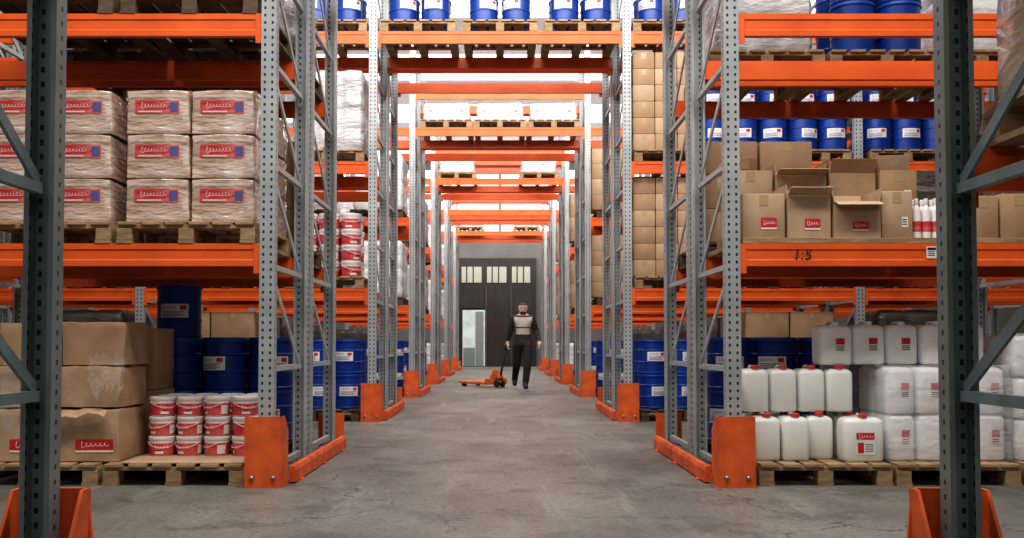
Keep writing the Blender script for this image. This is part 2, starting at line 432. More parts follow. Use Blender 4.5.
def guard(y0, y1, s, label):
    g = thing('rack_guard', label, 'guard', (s*U, y0, 0), 0, 'orange rack end guards')
    MB().box(-.118, .118, -.115, -.10, 0, .46).build('shield_plate', ORG, g)
    for sg in (-1, 1):
        MB().prism([(-.10, 0), (.09, 0), (.09, .36), (-.02, .46), (-.10, .46)], 'x', sg*.118-.005, sg*.118+.005).build('side_wing', ORG, g)
    MB().prism([(0, .01), (.045, .01), (.045, .09), (.035, .115), (0, .115)] if s < 0 else [(-.045, .01), (0, .01), (0, .115), (-.035, .115), (-.045, .09)], 'y', .10, y1-y0-.10).build('rail', ORG, g, loc=(-s*.126, 0, 0))
    MB().box(-.118, .118, y1-y0+.10, y1-y0+.115, 0, .30).build('end_plate', ORG, g)
    for yy in (.3, 1.2, 2.1):
        MB().box(-.02, .08, yy-.05, yy+.05, 0, .01).build('foot_plate', ORG, g, loc=(-s*.135 - .03, 0, 0))
    for sg in (-1, 1):
        MB().lathe([(.014, 0), (.014, .012), (.008, .018)], 8, sg*.07, -.122, .06, 0).build('bolt', RING, g)
    return g
for i, y in enumerate(rows):
    for s in (-1, 1):
        guard(y, y+2.4, s, 'orange steel guard at the foot of the %s rack row, %s of aisle' % (nm[i], 'left' if s < 0 else 'right'))
for s in (-1, 1):
    g = thing('rack_guard', 'orange flared guard under the dark nearest upright at the %s photo edge' % ('left' if s < 0 else 'right'), 'guard', (s*U, 3.35, 0), 0, 'orange rack end guards')
    MB().prism([(-.16, 0), (.16, 0), (.118, .44), (-.118, .44)], 'y', .10, .115).build('shield_plate', ORG, g)
    for sg in (-1, 1):
        MB().prism([(-.09, 0), (.115, 0), (.115, .44), (.05, .44), (-.09, .2)], 'x', sg*.118-.006, sg*.118+.006).build('side_wing', ORG, g)

# ------------------------------------------------------------------ goods: makers
def pallet_maker(w, d, m):
    def f(o):
        h = w/2; e = d/2
        bx = [-h+.05, 0, h-.05]; by = [-e+.07, 0, e-.07]
        for i in range(6):
            c = -h+.07+(w-.14)*i/5
            hw = min(.06, (w-.14)/10-.004)
            MB().box(c-hw, c+hw, -e, e, .122, .144, bev=.003).build('deck_board', m, o)
        for y in by: MB().box(-h, h, y-.05, y+.05, .1, .1218).build('stringer_board', m, o)
        for x in bx:
            for y in by: MB().box(x-.05, x+.05, y-.06, y+.06, .0222, .0998, bev=.004).build('block', m, o)
            MB().box(x-.05, x+.05, -e, e, 0, .022).build('skid', m, o)
    return f
def pallet(x, y, z, label, w=.92, d=1.16, m=None, rz=0):
    m = m or WOOD
    return place(('pal', w, d, m.name), pallet_maker(w, d, m), 'pallet', label, 'pallet', (x, y, z), rz, 'wooden pallets')

def carton_maker(w, d, h, m, lab, rough=0.0, film=False):
    def f(o):
        b = MB().box(-w/2, w/2, -d/2, d/2, 0, h, bev=.006 if rough else .008)
        bvh = None
        if rough:
            bmesh.ops.subdivide_edges(b.bm, edges=b.bm.edges[:], cuts=7, use_grid_fill=True)
            b.crumple(rough, int(w*1000+h*100), 6.0 if film else 9.0, w, d, h)
            bvh = BVHTree.FromBMesh(b.bm)
        b.build('carton_body', m, o, 25)
        y = 0 if rough else -d/2-.002
        if not rough:
            MB().box(-.03, .03, -d/2+.01, d/2-.01, h, h+.0012).build('tape', TAPE, o)
            MB().box(-.03, .03, y, y+.001, h-.08, h-.008).build('tape_end', TAPE, o)
        q = MB(); q.grid = bool(rough); mats = None
        if lab == 'big': q.flat_label(-w*.36, w*.32, h*.46, h*.76, y, 8, True, 2); mats = [PINK, WHTF, NAVF]
        if lab == 'small': q.flat_label(-.02, .085, h*.2, h*.46, y, 5); mats = [RED, WHT]
        if lab == 'low': q.flat_label(-w*.2, w*.40, h*.18, h*.42, y, 6); mats = [RED, WHT]
        if lab == 'tag':
            q.rect(w*.14, w*.34, h*.24, h*.46, y, 0)
            for zq in (.29, .34, .39): q.rect(w*.16, w*.30, h*zq, h*(zq+.02), y-.001, 1)
            mats = [WHT, BLK]
        if mats:
            if bvh: q.conform(bvh)
            q.build('label', mats, o)
        if film:
            rn = random.Random(int(w*999+h*77))
            for k in range(2):
                q = MB(); z0 = h*(.10+.72*k); n = 14; co = []
                sl = rn.uniform(-.03, .012)
                for i in range(n+1):
                    xx = -w*.47+w*.94*i/n; zz = z0+sl*i/n+rn.uniform(-.004, .004)
                    co += [(xx, -.002-.005*(i % 2), zz), (xx, -.002, zz+.010+.014*rn.random())]
                q.faces(co, [(2*i, 2*i+2, 2*i+3, 2*i+1) for i in range(n)])
                if bvh: q.conform(bvh, .003)
                q.build('film_fold', FILMT, o, True)
    return f
def carton(x, y, z, w, d, h, label, m=None, lab='', rz=0, group=None, rough=0.0, film=False):
    m = m or KR
    return place(('car', w, d, h, m.name, lab, rough, film), carton_maker(w, d, h, m, lab, rough, film), 'carton', label, 'box', (x, y, z), rz, group)
def open_carton(x, y, z, w, d, h, label, lab='small', rz=0, angs=(.9, .1, .35, .2), m=None, fk=.26):
    """angs: outward tilt of the front, back, left and right flap from upright"""
    m = m or KR2
    o = thing('open_carton', label, 'box', (x, y, z), rz, 'open cartons on the right lower shelf')
    t = .005
    b = MB(); b.box(-w/2, w/2, -d/2, d/2, 0, t)
    b.box(-w/2, w/2, -d/2, -d/2+t, t, h); b.box(-w/2, w/2, d/2-t, d/2, t, h)
    b.box(-w/2, -w/2+t, -d/2+t, d/2-t, t, h); b.box(w/2-t, w/2, -d/2+t, d/2-t, t, h)
    b.build('carton_body', m, o)
    for ang, kind in zip(angs, 'fblr'):
        if kind in 'fb':
            s = -1 if kind == 'f' else 1
            q = MB().box(-w/2+.004, w/2-.004, 0, t, 0, d*fk).build('flap', m, o, loc=(0, s*d/2 - (t if s > 0 else 0), h+.001))
            q.rotation_euler = (-s*ang, 0, 0)
        else:
            s = -1 if kind == 'l' else 1
            q = MB().box(0, t, -d/2+.004, d/2-.004, 0, w*fk).build('flap', m, o, loc=(s*w/2 - (t if s > 0 else 0), 0, h+.001))
            q.rotation_euler = (0, s*ang, 0)
    y = -d/2-.002
    if lab == 'small': MB().flat_label(-.03, .075, h*.2, h*.46, y, 5).build('label', [RED, WHT], o)
    return o

def drum_maker(o):
    r, h = .178, .42
    p = [(r-.012, 0), (r, .006), (r, .02), (r-.006, .026), (r-.006, .13), (r, .137), (r, .147), (r-.006, .154), (r-.006, .27), (r, .277), (r, .287), (r-.006, .294), (r-.006, .385)]
    MB().lathe(p, 28).build('drum_body', BLUE, o, 35)
    MB().lathe([(r+.002, .385), (r+.004, .39), (r+.004, .402), (r+.002, .407)], 28).build('closing_ring', BLUL, o, 35)
    MB().lathe([(r-.004, .4075), (r-.004, .418), (r-.02, .42), (r-.024, .412), (.03, .412)], 28).build('lid', BLUL, o, 35)
    b = MB().patch(r+.001, r+.001, .156, .268, -.66, .66, 12, 0)
    b.cscript(lambda z: r+.002, -.55, .1, .225, .258, 5, 2)
    for i, z in enumerate((.205, .192, .179, .168)): b.patch(r+.002, r+.002, z, z+.005, -.55, .45-.15*(i % 2), 8, 2)
    b.patch(r+.002, r+.002, .222, .256, .28, .55, 4, 1)
    b.build('label', [WHT, RED, NAVY], o, True)
def drum(x, y, z, label, group, rz=None):
    return place('drum', drum_maker, 'drum', label, 'drum', (x, y, z), random.uniform(-.6, .6) if rz is None else rz, group)

def pail_maker(k):
    def f(o):
        r0, r1, h = .082*k, .089*k, .112*k
        MB().lathe([(r0-.004, 0), (r0, .004), (r1, h)], 22).build('pail_body', PLW, o, 35)
        MB().lathe([(r1+.003, h), (r1+.005, h+.004*k), (r1+.005, h+.022*k), (r1-.004, h+.026*k), (r1-.010, h+.020*k), (.02, h+.020*k)], 22).build('lid', PLW, o, 35)
        ra = lambda z: r0+(r1-r0)*z/h+.0012
        z0, z1 = .006*k, h*.80
        b = MB().patch(ra(z0), ra(z1), z0, z1, -2.9, 2.9, 30, 0)
        b.cscript(lambda z: ra(z)+.001, -.7, .6, h*.40, h*.72, 5, 1, 2)
        b.patch(ra(h*.14)+.001, ra(h*.30)+.001, h*.14, h*.30, -.6, .1, 6, 1)
        b.patch(ra(h*.14)+.001, ra(h*.70)+.001, h*.14, h*.70, 1.3, 2.0, 6, 1)
        b.build('label', [PAILR, WHT], o, True)
        hz = h*.92; pts = [((r1+.006)*math.cos(a), -(r1+.006)*abs(math.sin(a)), hz-.045*k*math.sin(a)) for a in [PI*i/12 for i in range(13)]]
        MB().tube(pts, .0022*k, 6).build('handle', PLW, o, True)
    return f
def pail(x, y, z, label, group, k=1.0):
    return place(('pail', k), pail_maker(k), 'pail', label, 'bucket', (x, y, z), random.uniform(-1.1, 1.1), group)

def can_secs(a, b, s):
    return [(0, a-.012, b-.012, 0, 0), (.006, a-.004, b-.004, 0, 0), (.016, a, b, 0, 0), (.14*s, a+.0005, b+.0005, 0, 0),
            (.258*s, a, b, 0, 0), (.272*s, a-.004, b-.004, 0, 0), (.285*s, a-.016, b-.016, 0, 0), (.294*s, a-.036, b-.036, 0, 0)]
def can_label(lab, a, b, s, par):
    y = -b-.0025
    if lab == 'white':
        q = MB().rect(-a*.45, a*.5, .05*s, .20*s, y, 0).rect(-a*.42, a*.47, .15*s, .195*s, y-.001, 1)
        q.script(-a*.36, a*.40, .152*s, .193*s, y-.002, 5, 0)
        q.rect(-a*.36, -a*.05, .06*s, .13*s, y-.001, 1)
        for zq in (.07, .085, .10, .115): q.rect(a*.02, a*.42, zq*s, (zq+.005)*s, y-.001, 2)
        return q.build('label', [WHT, RED, BLK], par)
    q = MB().rect(-a*.10, a*.5, .10*s, .20*s, y, 0).rect(-a*.06, a*.46, .15*s, .195*s, y-.001, 1)
    for zq in (.107, .12, .133): q.rect(-a*.04, a*.42, zq*s, (zq+.006)*s, y-.001, 2)
    return q.build('label', [WHT, RED, BLK], par)
def can_maker(w, d, h, lab, cap):
    body_m = CANW if lab == 'red' else CAN
    def f(o):
        a, b = w/2, d/2
        s = h/.32
        MB().loft(can_secs(a, b, s), 44, 6).build('can_body', body_m, o, 45)
        hy = -b+.042
        MB().tube([(0, hy+.05, .285*s), (0, hy+.055, .302*s), (0, hy+.075, .310*s), (0, b-.055, .310*s), (0, b-.035, .302*s), (0, b-.032, .285*s)], .010, 10).build('handle', body_m, o, True)
        MB().lathe([(.026, .282*s), (.026, .298*s)], 16, 0, hy).build('neck', body_m, o, 35)
        MB().lathe([(.030, .294*s), (.030, .316*s), (.026, h)], 18, 0, hy).build('cap', cap, o, 35)
        if lab: can_label(lab, a, b, s, o)
    return f
def can(x, y, z, label, w=.185, d=.24, h=.32, lab='', cap=None, rz=0):
    cap = cap or CAP
    return place(('can', w, d, h, lab, cap.name), can_maker(w, d, h, lab, cap), 'jerrycan', label, 'canister', (x, y, z), rz, 'white jerrycans on the right floor pallets')

def wrapped_maker(w, d, h, m, seed, nx=3, nz=3, labels=False, depth=.028, cuts=17):
    def f(o):
        # film-wrapped stack: the packs inside press their outline through the film
        b = MB().box(-w/2, w/2, -d/2, d/2, 0, h)
        bmesh.ops.subdivide_edges(b.bm, edges=b.bm.edges[:], cuts=cuts, use_grid_fill=True)
        rn = random.Random(seed); off = Vector((seed, seed*.3, 0))
        ny = max(1, round(d/w*nx))
        for v in b.bm.verts:
            c = v.co.copy()
            u = (c.x/w+.5)*nx; q = (c.y/d+.5)*ny; t = c.z/h*nz
            gx = max(0, 1-abs(u-round(u))*5); gy = max(0, 1-abs(q-round(q))*5); gz = max(0, 1-abs(t-round(t))*4)
            wr = mnoise.noise(Vector((c.x*9, c.y*9, c.z*22))+off)*.012
            if abs(c.y) > d/2-.001: v.co.y -= math.copysign(depth*max(gx**1.5, gz**1.5)+.012-wr, c.y)
            if abs(c.x) > w/2-.001: v.co.x -= math.copysign(depth*max(gy**1.5, gz**1.5)+.012-wr, c.x)
            if c.z > h-.001: v.co.z -= depth*.8*max(gx, gy) + rn.uniform(0, .008)
        b.build('film_block', m, o, 60)
        for i, zz in enumerate((.10, .42, .72)):
            q = MB(); y = -d/2-.004; z0 = h*zz; n = 16; co = []
            sl = rn.uniform(-.05, .05)
            for k2 in range(n+1):
                xx = -w/2+.02+(w-.04)*k2/n; zq = z0+sl*k2/n
                co += [(xx, y-.004*(k2 % 2), zq+rn.uniform(-.008, .008)), (xx, y-.001-.004*((k2+1) % 2), zq+.03+rn.uniform(-.008, .012))]
            q.faces(co, [(2*j, 2*j+2, 2*j+3, 2*j+1) for j in range(n)])
            q.build('film_band', FILMT, o, True)
        if labels:
            for ix in range(nx):
                for iz in range(nz):
                    cx = -w/2+w*(ix+.5)/nx; cz = h*(iz+.42)/nz
                    if (ix+iz*2) % 3 != 1:
                        hh = min(.05, h/nz*.3); hw = min(.045, w/nx*.3)
                        q = MB().rect(cx-hw, cx+hw, cz-hh, cz+hh, -d/2+.001, 0).rect(cx-hw*.8, cx+hw*.8, cz, cz+hh*.85, -d/2, 1)
                        q.build('pack_label', [WHT, PINK], o)
    return f
def wrapped(x, y, z, w, d, h, label, m=None, nx=3, nz=3, labels=False, depth=.028, cuts=17):
    m = m or FILM
    return place(('wr', w, d, h, m.name, nx, nz, labels), wrapped_maker(w, d, h, m, int(w*100+h*10), nx, nz, labels, depth, cuts), 'wrapped_load', label, 'wrapped load', (x, y, z), 0, 'film wrapped pallet loads')
def wrapped_cans(x, y, z, w, d, h, nx, nz, label):
    """canisters stacked tight and bound together under one thin clear film"""
    o = thing('wrapped_load', label, 'wrapped load', (x, y, z), 0, 'film wrapped pallet loads')
    a, b = (w-.03)/nx/2-.002, (d-.03)/2/2-.002; hh = (h-.012)/nz
    s = hh/.298
    proto = None
    for iz in range(nz):
        for iy in range(2):
            for ix in range(nx):
                loc = (-w/2+.015+(w-.03)*(ix+.5)/nx, -d/2+.015+(d-.03)*(iy+.5)/2, hh*iz)
                if proto is None:
                    c = MB().loft(can_secs(a, b, s), 40, 4.5).build('canister', CANW, o, 45, loc); proto = c
                else:
                    c = proto.copy(); col.objects.link(c); c.parent = o; c.location = loc
                if iy == 0 and (ix+2*iz) % 3 != 1: can_label('red', a, b, s, c)
    f = MB().box(-w/2, w/2, -d/2, d/2, .004, h)
    bmesh.ops.subdivide_edges(f.bm, edges=f.bm.edges[:], cuts=31, use_grid_fill=True)
    for v in f.bm.verts:
        n_ = mnoise.noise(Vector((v.co.x*8+v.co.z*6, v.co.y*8, v.co.z*16)))*.011
        if abs(v.co.y) > d/2-.001: v.co.y += math.copysign(n_-.008, v.co.y)
        if abs(v.co.x) > w/2-.001: v.co.x += math.copysign(n_-.008, v.co.x)
    f.build('stretch_film', FILMC, o, True)
    rn = random.Random(nx*7+nz)
    for k in range(3):
        q = MB(); z_ = h*(.14+.30*k); n = 18; co = []; sl = rn.uniform(-.10, .10)
        for i in range(n+1):
            xx = -w/2+.01+(w-.02)*i/n; zq = z_+sl*(i/n-.5)+rn.uniform(-.008, .008)
            co += [(xx, -d/2-.006-.006*(i % 2), zq), (xx, -d/2-.006-.006*((i+1) % 2), zq+.014+.022*rn.random())]
        q.faces(co, [(2*i, 2*i+2, 2*i+3, 2*i+1) for i in range(n)])
        q.build('film_fold', FILMT, o, True)
    return o

SIDE = {-1: 'left', 1: 'right'}
LAY = {2: ['lower layer', 'upper layer'], 3: ['bottom layer', 'middle layer', 'top layer'], 4: ['bottom layer', 'second layer', 'third layer', 'top layer'],
       6: ['bottom layer', 'second layer', 'third layer', 'fourth layer', 'fifth layer', 'top layer']}
ORD = ['first', 'second', 'third', 'fourth', 'fifth', 'sixth']
DEP = ['front row', 'back row', 'rearmost row']
E = .0015
def drums(xs, ys, z, layers, where, group, olist=None):
    for li in range(layers):
        for j, y in enumerate(ys):
            for i, x in enumerate(sorted(xs, key=abs)):
                lab = 'blue drum, '
                if layers > 1: lab += LAY[layers][li].split()[0] + ' layer, '
                if len(ys) > 1: lab += DEP[j] + ', '
                lab += (olist or ORD)[i] + ' from aisle, '
                drum(x, y, z+E+li*.4205, lab + where, group)

# ------------------------------------------------------------------ front rack, left side
A = 7.15          # centre of pallets in the front half
B = 8.45          # back half
pallet(-2.15, A, 0, 'pale wooden pallet on the floor under the red pails', .93)
pallet(-3.12, A, 0, 'wooden pallet on the floor under the crumpled brown cartons, left', .94)
tag(MB().box(-2.50, -1.70, 6.60, 7.70, .1455, .150).build('cardboard_sheet', KR2), 'flat brown cardboard sheet under the red and white pails', 'cardboard')
for li in range(3):
    for j, y in enumerate((7.06, 7.255, 7.450)):
        for i, x in enumerate((-2.385, -2.190, -1.995, -1.800)):
            pail(x+random.uniform(-.004, .004), y+random.uniform(-.004, .004), .1510+li*.1385, 'small red and white pail, %s, %s, %s column from left' % (LAY[3][li], DEP[j], ORD[i]), 'red and white pails on the left floor pallet', .98)
G = 'crumpled brown cartons on the left floor pallet'
carton(-3.19, 6.93, .1455, .42, .52, .36, 'crumpled carton with red label, bottom left at the photo edge', KR2, 'low', .0, G, .014)
carton(-2.755, 6.93, .1455, .42, .52, .36, 'crumpled carton with red label, bottom, beside the red pails', KRC, 'low', .01, G, .016)
carton(-3.19, 6.95, .507, .41, .50, .28, 'crumpled carton, middle of the left stack at the photo edge', KR, '', .01, G, .014)
carton(-2.755, 6.94, .507, .43, .50, .28, 'crumpled carton, middle of the stack beside the red pails', KRC, '', -.01, G, .018)
carton(-3.19, 6.96, .789, .40, .48, .29, 'crumpled carton, top of the left stack at the photo edge', KR, '', .02, G, .010)
carton(-2.745, 6.96, .789, .44, .48, .30, 'crumpled carton, top of the stack beside the pails', KR, '', -.02, G, .010)
carton(-2.745, 7.49, .1455, .46, .44, .45, 'brown carton low at the back, behind the crumpled cartons', KR, '', 0, G)
carton(-2.745, 7.49, .599, .45, .43, .45, 'brown carton high at the back, behind the crumpled cartons', KR, '', .02, G)
def torn_sheet(x0, x1, zt, zb_, y, m, name, label, cat, seed, jag=.03, n=9, r=6):
    rn = random.Random(seed); b = MB(); co = []
    bot = [zb_+rn.uniform(-jag, jag*2.2) for _ in range(n+1)]
    top = [zt+rn.uniform(-jag, jag)*.6 for _ in range(n+1)]
    for i in range(n+1):
        for q in range(r):
            v = q/(r-1); z = top[i]+(bot[i]-top[i])*v
            co.append((x0+(x1-x0)*i/n+rn.uniform(-.008, .008), y-.045*v**1.4-.012*math.sin(i*1.9+q)-.004, z))
    b.faces(co, [(r*a+q, r*a+r+q, r*a+r+1+q, r*a+1+q) for a in range(n) for q in range(r-1)])
    return tag(b.build(name, m, smooth=True), label, cat)
torn_sheet(-2.95, -2.62, .50, .455, 6.645, KRC, 'torn_cardboard', 'torn cardboard flap hanging over the labelled carton beside the pails', 'cardboard', 4, .012)
torn_sheet(-2.74, -2.50, .86, .60, 6.655, FILML, 'torn_film', 'torn clear stretch film hanging over the crumpled cartons beside the pails', 'plastic film', 6, .05, 14, 9)
torn_sheet(-3.36, -2.98, .80, .40, 6.655, FILML, 'torn_film', 'loose clear film sheet over the crumpled cartons at the left photo edge', 'plastic film', 12, .06, 14, 9)
# labelled cartons on the lower shelf
pallet(-2.085, A, L1+E, 'wooden pallet on left lower shelf under six labelled cartons nearest the aisle', .92)
pallet(-3.045, A, L1+E, 'wooden pallet on left lower shelf under labelled cartons at photo edge', .92)
G = 'labelled cartons on the left lower shelf'
zz = L1+.147
for p, (xa, nd) in enumerate(((-2.300, 2), (-3.262, 1))):
    for li in range(3):
        for j in range(nd):
            for i in range(2):
                carton(xa+i*.437+random.uniform(-.0015, .0015), 6.90+j*.55, zz+li*.3, .432, .51, .299,
                       'red labelled carton, %s, %s column, %s, %s' % (LAY[3][li], ['left', 'right'][i], DEP[j], ['pallet beside aisle', 'pallet at photo edge'][p]), KRW, 'big', random.uniform(-.003, .003), G, .012, True)
torn_sheet(-1.645, -1.600, L1+1.03, L1+.17, 6.66, FILMT, 'film_edge', 'wrinkled clear film edge hanging beside the labelled cartons at the upright', 'plastic film', 3, .03, 5, 16)
for i, x in enumerate((-2.08, -3.05)):
    pallet(x, A, L2+E, 'dark pallet on the left upper shelf, front half, %s from the aisle' % ORD[i], .92, m=WOODD)
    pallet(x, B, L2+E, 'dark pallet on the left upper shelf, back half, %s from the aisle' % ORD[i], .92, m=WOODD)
    wrapped(x, A, L2+.147, .86, 1.05, .7, 'pale wrapped load above the left upper beam, %s from the aisle' % ORD[i], FILM)
    wrapped(x, B, L2+.147, .86, 1.05, .7, 'pale wrapped load on left upper shelf, back half, %s from the aisle' % ORD[i], FILM)
pallet(-2.26, B, 0, 'floor pallet under blue drums, front rack row, left beside aisle', 1.14, m=WOODD)
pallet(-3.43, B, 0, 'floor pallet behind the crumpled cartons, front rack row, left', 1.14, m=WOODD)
drums((-1.865, -2.24, -2.62), (8.13, 8.51), .144, 2, 'behind the pails, left', 'blue drums behind the left floor goods')
drum(-2.62, 8.13, .144+E+.4205*2, 'blue drum on top of the stack between brown cartons and pails, left', 'blue drums behind the left floor goods')
for li in range(2):
    for i in range(2):
        carton(-3.17-.53*i, 8.2, .147+li*.4315, .51, .6, .43, 'plain carton behind the crumpled cartons, %s, %s from aisle' % (LAY[2][li], ORD[i]), KR, '', 0, 'plain cartons behind the crumpled ones')
for s in (-1, 1):
    pallet(s*2.08, B, L1+E, 'lower shelf pallet under plain cartons, back half, front rack row, %s' % SIDE[s], .92, m=WOODD)
    for li in range(3):
        for i in range(2):
            carton(s*(1.86+i*.44), 8.25, L1+.147+li*.2715, .42, .6, .27, 'plain brown carton, %s, %s from aisle, lower shelf, back half, front row, %s' % (LAY[3][li].split()[0], ORD[i], SIDE[s]), KR, '', 0, 'plain cartons on the lower shelf of the front row')
    pallet(s*3.2, B, L1+E, 'lower shelf pallet under a wrapped load, back half, front row, %s' % SIDE[s], .92, m=WOODD)
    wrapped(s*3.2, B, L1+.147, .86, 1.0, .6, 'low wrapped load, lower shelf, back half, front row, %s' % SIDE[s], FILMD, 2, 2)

# ------------------------------------------------------------------ front rack, right side
pallet(2.145, A, 0, 'pale wooden pallet on the floor under the white jerrycans', .88)
pallet(3.02, A, 0, 'wooden pallet on the floor under the white wrapped block', .82)
pallet(3.86, A, 0, 'wooden pallet on the floor at the right photo edge', .80)
z0 = .1455
can(1.805, 6.85, z0, 'white jerrycan, lower layer, front, nearest the rack upright')
can(2.00, 6.85, z0, 'white jerrycan, lower layer, front, second from the rack upright')
can(2.195, 6.95, z0, 'white jerrycan, lower layer, set back beside the labelled one')
can(2.435, 6.76, z0, 'white jerrycan with red and white label, at the front pallet corner', .27, .185, .32, 'white')
can(1.805, 7.10, z0, 'white jerrycan, lower layer, behind the one nearest the upright')
can(2.00, 7.10, z0, 'white jerrycan, lower layer, behind the second from the upright')
can(2.42, 7.02, z0, 'white jerrycan, lower layer, directly behind the labelled one')
for i, x in enumerate((1.765, 1.958, 2.151, 2.344)):
    can(x, 6.98, z0+.3215, 'white jerrycan, upper layer, %s from the rack upright' % ORD[i])
wrapped_cans(3.02, 7.03, z0, .84, .62, .645, 4, 2, 'film wrapped block of white labelled canisters on the right floor pallet')
for i, (x, yy, zz) in enumerate(((2.33, 7.0, z0+.643), (2.565, 7.02, z0+.646), (2.80, 7.04, z0+.646), (3.035, 7.0, z0+.646), (3.27, 7.05, z0+.646))):
    can(x, yy, zz, 'white canister with red label, %s from the left in the topmost row' % ORD[i], .226, .23, .30, 'red', CAPW)
wrapped_cans(3.86, 7.05, z0, .78, .66, .86, 3, 3, 'taller film wrapped stack of white canisters at the right photo edge')
torn_sheet(3.10, 3.44, z0+.66, z0+.10, 6.69, FILML, 'loose_film', 'loose sheet of clear film hanging on the wrapped canister block', 'plastic film', 21, .08, 12, 10)
pallet(2.26, B, 0, 'floor pallet under blue drums, front rack row, right beside aisle', 1.14, m=WOODD)
pallet(3.43, B, 0, 'floor pallet under blue drums behind the wrapped block, right', 1.14, m=WOODD)
drums((1.865, 2.24, 2.615), (8.13, 8.51), .144, 2, 'behind the jerrycans, right', 'blue drums behind the right floor goods')
drums((3.05, 3.425, 3.80), (8.13,), .144, 2, 'behind the wrapped block, right', 'blue drums behind the right floor goods')
tag(MB().box(1.61, 2.99, 6.58, 7.72, L1+.001, L1+.038, bev=.003).build('plywood_board', WOOD), 'long plywood board on the right lower shelf under the cartons', 'board')
tag(MB().box(3.02, 4.2, 6.58, 7.72, L1+.001, L1+.038, bev=.003).build('plywood_board', WOOD), 'plywood board on the right lower shelf behind the dark upright', 'board')
zb = L1+.0395
G = 'cartons on the right lower shelf'
carton(1.765, 6.80, zb, .285, .34, .30, 'closed carton with red label, front, right beside the rack upright', KR2, 'small', 0, G)
open_carton(2.065, 6.80, zb, .29, .34, .285, 'open carton with red label, between the closed one and another open one', angs=(1.05, .25, .1, .1), rz=.015)
open_carton(2.385, 6.78, zb, .31, .34, .24, 'open carton with front flap hanging out, third from the upright', angs=(1.9, .35, .1, .1), fk=.3, rz=-.015)
carton(2.665, 6.82, zb, .21, .34, .32, 'narrow carton beside the small bottles on the right lower shelf', KR2, 'tag', 0, G)
for i, (x, w) in enumerate(((1.785, .33), (2.145, .36), (2.515, .34), (2.84, .28))):
    carton(x, 7.24, zb, w, .36, .27, 'brown carton, lower of the rear row, %s from the upright' % ORD[i], KR2 if i % 2 else KR, '', 0, G)
    if i == 1: open_carton(x, 7.24, zb+.272, w, .36, .22, 'open empty carton on the rear row with flaps standing up', lab='', angs=(1.2, .3, .05, .05), m=KR2)
    elif i == 2: open_carton(x, 7.24, zb+.272, w-.012, .35, .24, 'open carton on the rear row, third from the upright, front flap up', lab='', angs=(.5, .2, .04, .04), m=KR, fk=.3)
    else: carton(x, 7.24, zb+.272, w-.012, .35, .26, 'brown carton, upper of the rear row, %s from the upright' % ORD[i], KR if i % 2 else KR2, 'tag' if i == 3 else '', .02, G)
for i, (x, w, h, rz) in enumerate(((1.74, .20, .10, .2), (2.85, .22, .12, -.15))):
    carton(x, 7.24, zb+.5338, w, .24, h, 'small carton lying on top of the rear row, %s end' % ['upright', 'far'][i], KR2 if i % 2 else KR, '', rz, G)
def bottle_maker(o):
    MB().lathe([(.026, 0), (.029, .004), (.029, .19), (.022, .215), (.012, .23), (.012, .24)], 16).build('bottle_body', PLW, o, 35)
    MB().lathe([(.0145, .2405), (.0145, .272), (.011, .276)], 14).build('cap', CAPW, o, 35)
    MB().patch(.0298, .0298, .05, .12, -1.6, 1.6, 12).build('label', PINK, o, True)
for j, y in enumerate((6.70, 6.765)):
    for i, x in enumerate((2.815, 2.88, 2.945)):
        place('bottle', bottle_maker, 'bottle', 'small white bottle with pink label, %s, %s from the narrow carton' % (DEP[j], ORD[i]), 'bottle', (x, y, zb), 0, 'small bottles on the right lower shelf')
carton(3.235, 6.80, zb, .20, .34, .285, 'small carton seen just right of the dark nearest upright', KR, '', 0, G)
carton(3.47, 6.80, zb, .24, .34, .30, 'small carton at the right photo edge on the lower shelf', KR, '', 0, G)
carton(3.36, 7.24, zb, .5, .36, .34, 'wide carton behind the small cartons at the right edge', KR2, '', 0, G)
pallet(2.14, B, L2+E, 'pallet on the right upper shelf under the pale wrapped load', .92)
wrapped(2.14, B, L2+.147, .80, 1.05, .75, 'pale wrapped load at top right beside the blue drums', FILM)
pallet(3.10, B, L2+E, 'pallet on the right upper shelf under the blue drums', .92)
drums((2.90, 3.275), (8.1, 8.48), L2+.1455, 2, 'upper shelf, top right', 'blue drums on the right upper shelf')
pallet(3.86, B, L2+E, 'pallet on right upper shelf behind the dark nearest upright', .52)
wrapped(3.86, B, L2+.147, .48, 1.0, .8, 'pale wrapped load behind the dark nearest upright, upper right', FILMP, 1, 3)
pallet(2.20, 2.82, L1+E, 'pallet on the dark nearest rack at the right photo edge', 1.1)
carton(2.10, 2.82, L1+.147, .86, 1.02, .6, 'large film covered carton on the dark nearest rack, right edge', KRS, '', 0, None, .012)

